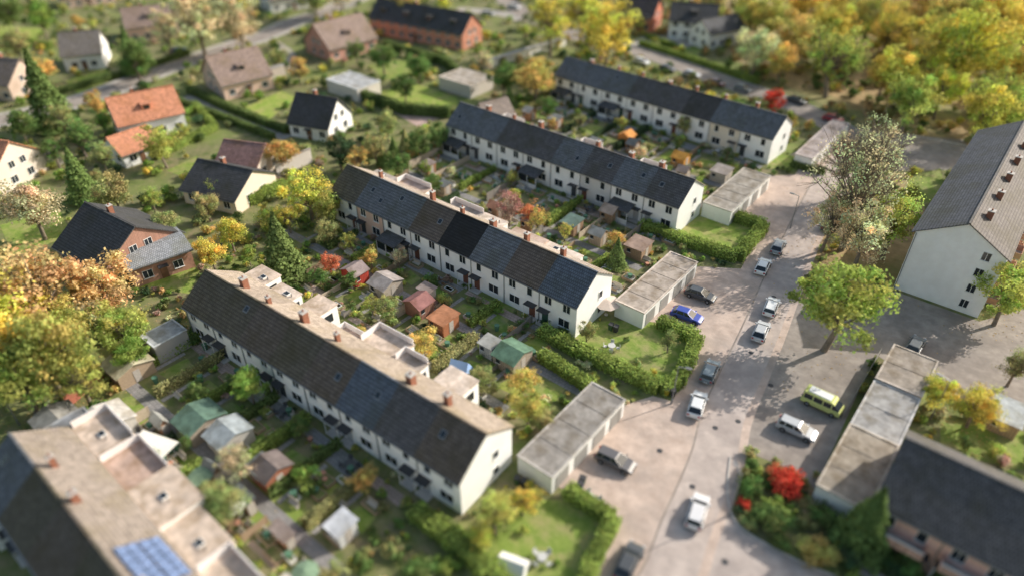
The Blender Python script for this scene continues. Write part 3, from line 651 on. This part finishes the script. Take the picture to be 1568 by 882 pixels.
for y,a0,a1 in ((51.8,-90,-30),(79,-92,-39),(111,-92,-39),(18,-80,-25)):
    patch('footpath',[(a0,y-.75),(a1,y-.75),(a1,y+.75),(a0,y+.75)],'paving',.026,(.36,.34,.33),px=False)
for u,v in ((905,768),(936,535),(830,858)): tableset(*S(u,v),c=(.6,.6,.58))
parasol(*S(928,482),(.62,.52,.45),1.9)
def tent(u,v,c,w=2.6,h=1.9,name='garden_tent'):
    a,b=S(u,v,1); E=empty(name,(a,b),.3); mb=MB(); q=w/2
    mb.add([(-q,-q,0),(q,-q,0),(q,q,0),(-q,q,0),(-q*.9,0,h),(q*.9,0,h)],[(0,1,5,4),(2,3,4,5),(3,0,4),(1,2,5)],'cloth'); mb.obj('canvas',E,color=c)
tent(704,560,(.35,.52,.85)); tent(783,862,(.75,.75,.73),3,1.4)
for u,v,r in ((225,690,2.2),(135,690,1.8)):
    a,b=S(u,v,2.5); E=empty('sun_sail',(a,b),.4); mb=MB(); mb.add([(-r,-r,2.3),(r,-r,2.7),(r,r,2.2),(-r,r,2.8),(0,0,2.35)],[(0,1,4),(1,2,4),(2,3,4),(3,0,4)],'cloth')
    for x,y,z in ((-r,-r,2.3),(r,-r,2.7),(r,r,2.2),(-r,r,2.8)): mb.cyl(x,y,0,z,.04,.04,'metal',6)
    mb.obj('sail',E,color=(.8,.77,.7))
# ---------------------------------------------------------------- vehicles
def bev(mb,w,seg=2):
    me=bpy.data.meshes.new('t'); me.from_pydata(mb.v,[],mb.f); bm=bmesh.new(); bm.from_mesh(me)
    bmesh.ops.recalc_face_normals(bm,faces=bm.faces)
    bmesh.ops.bevel(bm,geom=list(bm.edges),offset=w,segments=seg,affect='EDGES',profile=.6)
    bm.verts.ensure_lookup_table(); bm.verts.index_update()
    return [tuple(v.co) for v in bm.verts],[tuple(v.index for v in f.verts) for f in bm.faces]
def prof(pts,hy,inset=None):
    n=len(pts); vs=[(x,-(hy if inset is None else inset[i]),z) for i,(x,z) in enumerate(pts)]+[(x,(hy if inset is None else inset[i]),z) for i,(x,z) in enumerate(pts)]
    mb=MB(); mb.add(vs,[tuple(range(n)),tuple(range(n,2*n))[::-1]]+[(i,n+i,n+(i+1)%n,(i+1)%n) for i in range(n)],'paint'); return mb
def car_mesh(kind):
    mb=MB()
    if kind=='van':
        body=prof([(-2.25,.38),(-2.28,1.05),(2.15,1.1),(2.3,.85),(2.32,.38)],.9); V,F=bev(body,.08); mb.add(V,F,'paint')
        up=prof([(-2.26,1.04),(-2.15,1.75),(1.35,1.78),(2.12,1.1)],.86,[.86,.74,.74,.84]); V,F=bev(up,.05); mb.add(V,F,'glass')
        rf=prof([(-2.2,1.68),(-2.12,1.92),(1.2,1.95),(1.5,1.7)],.78); V,F=bev(rf,.06); mb.add(V,F,'paint')
        mb.box(-1.7,.9,-.55,.55,1.955,2.03,'white')
        for x in (-2.1,-1.0,.15,1.15):
            for s in (-1,1): mb.hexa([(x,s*.87-.02,1.05),(x+.12,s*.87-.02,1.05),(x+.12,s*.87+.02,1.05),(x,s*.87+.02,1.05),(x,s*.77-.02,1.75),(x+.12,s*.77-.02,1.75),(x+.12,s*.77+.02,1.75),(x,s*.77+.02,1.75)],'paint')
        wx=(-1.4,1.5)
    else:
        wag=kind=='estate'
        body=prof([(-2.18,.32),(-2.22,.62),(-2.12,.92),(-1.0,.97),(.95,.95),(1.75,.84),(2.15,.66),(2.2,.32)],.89,[.82,.86,.84,.88,.88,.84,.76,.78]); V,F=bev(body,.06); mb.add(V,F,'paint')
        rx=-1.85 if wag else -1.45
        cab=prof([(-2.08 if wag else -2.0,.93),(rx,1.40),(.15,1.43),(1.1,.94)],.8,[.8,.6,.6,.78]); V,F=bev(cab,.04); mb.add(V,F,'glass')
        rf=prof([(rx-.06,1.385),(rx,1.45),(.12,1.475),(.28,1.40)],.62,[.63,.6,.6,.63]); V,F=bev(rf,.025,1); mb.add(V,F,'paint')
        for s in (-1,1):
            for xb,xt in ((1.02,.2),(-.2,-.35),(-1.3,-1.2),(-1.98,rx+.02)):
                mb.hexa([(xb-.06,s*.79-.02,.94),(xb+.04,s*.79-.02,.94),(xb+.04,s*.79+.02,.94),(xb-.06,s*.79+.02,.94),(xt-.05,s*.625-.02,1.4),(xt+.04,s*.625-.02,1.4),(xt+.04,s*.625+.02,1.4),(xt-.05,s*.625+.02,1.4)],'paint')
            mb.box(.75,.95,s*.98-.09,s*.98+.09,.93,1.06,'paint')
        wx=(-1.35,1.35)
    for x in wx:
        for s in (-1,1):
            mb.cyl(x,.33,s*.72,s*.91,.33,.33,'tyre',16,'y'); mb.cyl(x,.33,s*.905,s*.925,.2,.19,'metal',10,'y')
    for s in (-1,1):
        y=sorted((s*.5,s*.76)); mb.box(2.08,2.21,y[0],y[1],.58,.7,'hlight'); mb.box(-2.24,-2.1,y[0],y[1],.66,.86,'rlight')
    mb.box(-2.235,-2.19,-.26,.26,.42,.53,'white'); mb.box(2.16,2.215,-.6,.6,.36,.5,'dark')
    me=bpy.data.meshes.new(kind+'_mesh'); me.from_pydata(mb.v,[],mb.f)
    for k in mb.mats: me.materials.append(M[k])
    me.polygons.foreach_set('material_index',mb.m); me.update(); return me
CM={k:car_mesh(k) for k in ('hatchback','estate','van')}
def car(p,q,c,kind='hatchback',name='parked_car',s=1):
    A=np.array(S(*p,.5));B=np.array(S(*q,.5)); c0=(A+B)/2; d=B-A
    o=bpy.data.objects.new(name,CM[kind]); scene.collection.objects.link(o)
    o.location=(*c0,.035); o.rotation_euler=(0,0,math.atan2(d[1],d[0])); o.color=(*c,1); o.scale=(s,s,s)
SW=(.88,.88,.87);SG=(.6,.61,.62);DKG=(.09,.095,.10);BLU=(.05,.09,.45)
for a in [((1160,425),(1176,393),SW),((1185,392),(1198,366),(.35,.37,.38)),((1174,488),(1188,453),SW,'estate'),((1158,524),(1172,492),SG),
          ((1078,590),(1096,548),(.22,.27,.29),'estate'),((1060,643),(1075,597),SW),((1060,810),(1076,757),(.85,.83,.83),'estate','moving_car'),((952,884),(974,838),DKG),
          ((920,695),(965,716),(.16,.15,.15),'estate'),((1032,477),(1072,491),BLU),((1055,446),(1090,458),DKG),((1193,645),(1248,670),SG,'estate'),
          ((1230,605),(1287,632),(.72,.76,.26),'van','camper_van'),((1392,545),(1410,515),(.18,.19,.2)),((1205,150),(1236,160),DKG),((1008,103),(1036,110),DKG),
          ((1046,112),(1072,118),SG),((1125,133),(1150,141),(.3,.32,.33)),((970,92),(995,99),SW),((1085,124),(1110,132),(.2,.05,.05)),((1262,180),(1290,186),(.5,.04,.06)),((262,80),(286,76),(.05,.08,.15)),
          ((735,20),(760,24),SG),((775,10),(800,14),SW),((352,42),(372,34),SG),((1366,165),(1390,172),(.03,.04,.08)),((1265,352),(1276,338),DKG)]: car(*a)
def lamp(u,v,h=6.5,rot=0):
    a,b=S(u,v); E=empty('street_lamp',(a,b),rot); mb=MB(); mb.cyl(0,0,0,h,.08,.05,'metal',8); mb.cyl(0,0,0,.8,.12,.12,'metal',8)
    mb.hexa([(0,-.04,h-.05),(1.1,-.04,h+.1),(1.1,.04,h+.1),(0,.04,h-.05),(0,-.04,h+.03),(1.1,-.04,h+.18),(1.1,.04,h+.18),(0,.04,h+.03)],'metal'); mb.obj('mast',E)
    mb=MB(); mb.box(.8,1.5,-.14,.14,h+.06,h+.2,'metal'); mb.box(.85,1.45,-.1,.1,h+.02,h+.058,'white'); mb.obj('lantern',E)
lamp(1116,790,6.5,2.5); lamp(1028,618,6,.3); lamp(1135,122,7,1); lamp(1425,640,6,3); lamp(30,650,8,1); lamp(1210,350,6,3.2); lamp(300,98,6,2)
def bins(u,v,n=3):
    a,b=S(u,v); E=empty('wheelie_bins',(a,b),random.uniform(0,3))
    for i in range(n):
        mb=MB(); x=i*.75; mb.hexa([(x-.22,-.25,.05),(x+.22,-.25,.05),(x+.22,.25,.05),(x-.22,.25,.05),(x-.29,-.35,1),(x+.29,-.35,1),(x+.29,.35,1),(x-.29,.35,1)],'cloth'); mb.box(x-.3,x+.3,-.37,.37,1.002,1.08,'dark'); mb.obj('bin',E,color=random.choice([(.05,.05,.05),(.06,.12,.05),(.05,.08,.25),(.4,.3,.02)]))
bins(1020,604,2); bins(888,748,2); bins(792,740,2); bins(1345,690,4); bins(935,505,2)
# ---------------------------------------------------------------- trees (surveyed)
T=[(845,25,46,'Y'),(930,42,50,'Y'),(890,10,40,'Y'),(1285,75,58,'YG'),(1222,48,40,'O'),(1375,35,55,'Y'),(1475,70,72,'Y'),(1400,150,42,'YG'),(1520,165,48,'Y'),(1330,20,50,'YG'),(1185,22,38,'YG'),
(1545,25,60,'Y'),(1430,15,50,'O'),(1245,10,42,'Y'),(1560,110,40,'Y'),(1448,135,36,'Y'),(1360,110,32,'O'),(1165,75,24,'OL'),(1290,-20,50,'Y'),(1200,90,26,'O'),(820,112,34,'O'),(772,118,24,'G'),
(1290,455,78,'YG'),(1550,445,48,'YG'),(1440,600,28,'Y'),(1500,618,36,'Y'),(1560,560,30,'OL'),
(50,440,84,'OB'),(60,535,75,'YG'),(150,430,58,'OB'),(185,500,44,'YG'),(25,585,56,'LG'),(115,575,46,'YG'),(-20,500,80,'Y'),(100,500,50,'YG'),(200,540,28,'LG'),
(205,88,30,'G'),(243,218,30,'YG'),(40,305,52,'P'),(172,292,32,'OL'),(315,312,22,'OL'),(300,30,50,'P'),(360,28,40,'P'),(250,45,32,'P'),(118,205,30,'G'),(155,238,22,'OL'),(90,180,24,'OL'),(30,190,26,'G'),
(350,352,28,'Y'),(322,388,26,'Y'),(468,285,42,'Y'),(500,310,28,'YG'),(440,330,22,'Y'),(518,228,26,'DG'),(548,240,20,'O'),(592,190,22,'OL'),(575,222,24,'OL'),(610,250,20,'G'),(618,132,20,'G'),(455,105,18,'O'),
(505,402,16,'RO'),(488,420,16,'G'),(500,350,20,'OL'),(585,85,22,'G'),(640,100,20,'G'),(545,75,18,'G'),(780,315,26,'PK'),(825,332,22,'O'),(812,325,20,'RO'),(660,280,18,'G'),(640,220,22,'G'),(670,210,18,'G'),
(735,583,24,'OL'),(800,580,26,'O'),(808,622,28,'YG'),(650,525,26,'O'),(835,640,22,'OL'),(900,505,16,'OL'),(1025,520,18,'OL'),(757,785,38,'YG'),(800,765,26,'Y'),(740,820,26,'Y'),(820,760,18,'YG'),
(335,770,44,'OL'),(360,705,32,'P'),(300,600,18,'G'),(220,700,22,'G'),(590,470,22,'OL'),(570,465,18,'YG'),(1185,152,20,'R'),(1480,20,50,'YG'),(380,590,28,'LG'),(460,650,18,'G'),(1050,190,16,'OL'),(840,160,16,'G'),
(1130,165,14,'G'),(1165,160,16,'OL'),(620,5,28,'O'),(480,-10,30,'OL'),(520,-20,30,'P'),(1095,-5,24,'OL'),(1150,20,28,'YG'),(690,385,12,'OL'),(1435,590,24,'LG'),(60,25,26,'LG'),(20,60,28,'OL'),(10,10,30,'G'),
(420,420,14,'G'),(385,420,18,'OL'),(410,330,22,'YG'),(380,390,16,'LG'),(250,345,22,'OL'),(230,300,20,'YG'),(330,290,18,'YG'),(80,230,22,'G'),(280,200,12,'YG')]
for t in T: tree(*t)
for t in [(1320,285,80,'P'),(1345,235,58,'P'),(1300,240,48,'P')]: tree(*t,kind='bare',zs=1.1)
for t in [(1375,330,54,'YG'),(1275,330,44,'P'),(1330,350,56,'P'),(1560,420,30,'OL')]: tree(*t,kind='thin',zs=1.05)
for t in [(430,385,42,'G'),(68,150,42,'G'),(120,275,30,'G'),(945,390,18,'G'),(1330,800,50,'G'),(1372,722,26,'G'),(200,85,24,'G'),(585,240,12,'G'),(565,225,12,'OL'),(602,225,11,'G'),(620,215,11,'OL'),(635,230,11,'O'),(780,150,14,'G')]: tree(*t,kind='conifer')
for t in [(1205,735,36,'R'),(1190,718,22,'RO'),(1216,750,24,'R'),(1256,840,38,'O'),(1180,790,36,'G'),(1150,745,26,'G'),(1190,775,28,'LG'),(1265,790,28,'G'),(1300,845,30,'DG'),(1235,800,20,'OL'),(1150,712,20,'G'),(1140,770,16,'R'),(1150,800,18,'OL'),(1200,830,20,'G'),(1230,770,20,'OL'),(1390,860,34,'G'),(1370,872,26,'DG'),(1445,880,28,'G'),(1330,770,26,'G'),
(660,430,18,'G'),(678,457,15,'YG'),(862,507,14,'G'),(640,870,34,'G'),(680,860,24,'LG'),(465,728,28,'LG'),(480,745,20,'G'),(440,720,18,'LG'),(325,838,32,'G'),(600,845,16,'OL'),(610,800,14,'G'),(290,520,18,'G'),(360,580,20,'G'),(410,600,18,'G'),(1250,725,10,'OL'),(800,495,12,'G'),(735,460,10,'OL'),(765,475,10,'LG'),(845,490,10,'DG'),(540,470,12,'G'),(620,420,10,'OL'),(600,490,16,'OL'),(300,590,16,'G'),(270,880,30,'OL'),(505,880,30,'OL'),(550,860,24,'G'),(1530,690,20,'YG'),(1480,680,16,'G'),(900,850,10,'LG'),(855,860,8,'LG'),(975,555,12,'OL'),(1000,570,10,'Y'),(960,520,9,'G'),(730,840,16,'OL'),(800,810,12,'YG')]: tree(*t,kind='bush')
# ---------------------------------------------------------------- scattered planting
def inpoly(P,poly):
    x,y=P[:,0],P[:,1]; r=np.zeros(len(P),bool); n=len(poly)
    pa=np.array(poly); m=(x>=pa[:,0].min())&(x<=pa[:,0].max())&(y>=pa[:,1].min())&(y<=pa[:,1].max())
    if not m.any(): return r
    xs,ys=x[m],y[m]; rr=np.zeros(len(xs),bool); j=n-1
    for i in range(n):
        xi,yi=poly[i];xj,yj=poly[j]
        if yi!=yj: rr^=((yi>ys)!=(yj>ys))&(xs<(xj-xi)*(ys-yi)/(yj-yi)+xi)
        j=i
    r[m]=rr; return r
def nearby(P,pad=60):
    X=P[:,0]*cP+P[:,1]*sP; Y=-P[:,0]*sP+P[:,1]*cP; z=Y*cT+HC*sT; u=CX+FP*X/z; v=CY+FP*(HC*cT-Y*sT)/z
    return (Y>10)&(u>-pad*3)&(u<1568+pad*3)&(v>-80)&(v<882+pad*2)
def free(P):
    ok=nearby(P)
    for e in EXCL: ok&=~inpoly(P,e)
    return P[ok]
def batch(name,P,rad,cols):
    parts=[]
    for p,r,c in zip(P,rad,cols):
        V,Q,mi,cc=random.choice(SH); a=random.uniform(0,6.28); ca,sa=math.cos(a),math.sin(a)
        W_=V@np.array([[ca,sa,0],[-sa,ca,0],[0,0,random.uniform(.7,1.3)]])*r+[p[0],p[1],0]
        parts.append((W_,Q,0,cc*np.array(c)))
    V,Q,mi,c=assemble(parts); me=npmesh(name,V,Q,mi,c,['leaf']); o=bpy.data.objects.new(name,me); scene.collection.objects.link(o)
PAL=['G']*5+['LG']*5+['DG']*2+['OL']*6+['YG']*4+['Y','O','OB','PK','P','P']
def pal(n): return [np.array(C_[random.choice(PAL)])*random.uniform(.7,1.15) for _ in range(n)]
P=np.stack([rng.uniform(-95,10,6400),rng.uniform(8,140,6400)],1); P=free(P); P=P[(P[:,0]<-18)]
batch('garden_shrubs',P,rng.uniform(.22,.95,len(P)),pal(len(P)))
P=np.stack([rng.uniform(-330,-90,9000),rng.uniform(-20,260,9000)],1); P=free(P)[:3200]
batch('garden_shrubs',P,rng.uniform(.4,1.7,len(P)),pal(len(P)))
P=np.stack([rng.uniform(-120,160,6000),rng.uniform(128,300,6000)],1); P=free(P)[:1700]
batch('woodland_undergrowth',P,rng.uniform(.5,1.8,len(P)),[np.array(C_[random.choice(['O','Y','OL','YG','OB','G'])])*random.uniform(.6,1) for _ in P])
P=np.stack([rng.uniform(-14,60,1500),rng.uniform(35,98,1500)],1); P=free(P)
batch('garden_shrubs',P,rng.uniform(.4,1.1,len(P)),pal(len(P)))
P=np.stack([rng.uniform(-330,-92,2600),rng.uniform(-10,260,2600)],1); P=free(P); k=0; 
for p in P:
    if k>85: break
    R=random.uniform(1.3,3.1)
    if all((p[0]-t[0])**2+(p[1]-t[1])**2>(R+t[2]*.8)**2 for t in TREES):
        plant_world(p[0],p[1],R,C_[random.choice(['OL','YG','Y','G','LG','O','P','OL'])],'tree'); k+=1
P=np.stack([rng.uniform(-60,170,2600),rng.uniform(150,330,2600)],1); P=free(P); k=0
for p in P:
    if k>90: break
    R=random.uniform(4,6.5)
    if all((p[0]-t[0])**2+(p[1]-t[1])**2>(R*.6+t[2]*.6)**2 for t in TREES):
        X=p[0]*cP+p[1]*sP; 
        if X<45: continue
        plant_world(p[0],p[1],R,C_[random.choice(['Y','O','YG','YG','OL','Y','P'])],'tree'); k+=1
P=np.stack([rng.uniform(-88,-38,700),rng.uniform(12,124,700)],1); P=free(P); k=0
for p in P:
    if k>26: break
    R=random.uniform(.9,1.7)
    if all((p[0]-t[0])**2+(p[1]-t[1])**2>(R+t[2])**2 for t in TREES):
        plant_world(p[0],p[1],R,C_[random.choice(['OL','YG','G','LG','O','PK','P'])],'tree','fruit_tree'); k+=1
def litter(name,P,cols):
    n=len(P); P3=np.column_stack([P,rng.uniform(.045,.07,n)]); Nn=unit(np.array([0,0,1.])+rng.normal(size=(n,3))*.25)
    V,Q=leaves(P3,Nn,rng.uniform(.06,.14,n)); me=npmesh(name,V,Q,np.zeros(n),cols,['leaf']); o=bpy.data.objects.new(name,me); scene.collection.objects.link(o)
P=np.vstack([np.array([t[0],t[1]])+rng.normal(size=(110,2))*t[2]*.85 for t in TREES if t[2]>2.5]); 
litter('fallen_leaves',P,np.array([.6,.42,.18])*rng.uniform(.5,1.2,(len(P),1)))
# ---------------------------------------------------------------- light, sky, camera
sd=Vector((.459,.887,0)).normalized(); el=math.radians(29)
sv=Vector((sd.x*math.cos(el),sd.y*math.cos(el),math.sin(el)))
L=bpy.data.lights.new('sun','SUN'); L.energy=5.0; L.angle=math.radians(.5); L.color=(1,.945,.86)
o=bpy.data.objects.new('sun',L); scene.collection.objects.link(o); o.rotation_euler=sv.to_track_quat('Z','Y').to_euler(); o.location=(0,0,150)
w=bpy.data.worlds.new('World'); scene.world=w; w.use_nodes=True; nt=w.node_tree
sk=nt.nodes.new('ShaderNodeTexSky'); sk.sky_type='NISHITA'; sk.sun_disc=False; sk.sun_elevation=el; sk.sun_rotation=math.atan2(sd.x,sd.y)
sk.dust_density=4.0; sk.air_density=1.7; sk.ozone_density=2.0
bg=nt.nodes['Background']; nt.links.new(sk.outputs[0],bg.inputs[0]); bg.inputs[1].default_value=.15
cam=bpy.data.cameras.new('camera'); co=bpy.data.objects.new('camera',cam); scene.collection.objects.link(co); scene.camera=co
R_=Vector((cP,sP,0)); F_=Vector((-sP,cP,0)); d=F_*cT+Vector((0,0,-sT)); up=R_.cross(d)
co.matrix_world=Matrix(((R_.x,up.x,-d.x,0),(R_.y,up.y,-d.y,0),(R_.z,up.z,-d.z,HC),(0,0,0,1)))
cam.sensor_width=36; cam.lens=FP/1568*36; cam.clip_end=6000; cam.clip_start=.5
cam.dof.use_dof=True; cam.dof.focus_distance=98; cam.dof.aperture_fstop=.016
scene.view_settings.view_transform='Standard'; scene.view_settings.look='None'; scene.view_settings.exposure=0
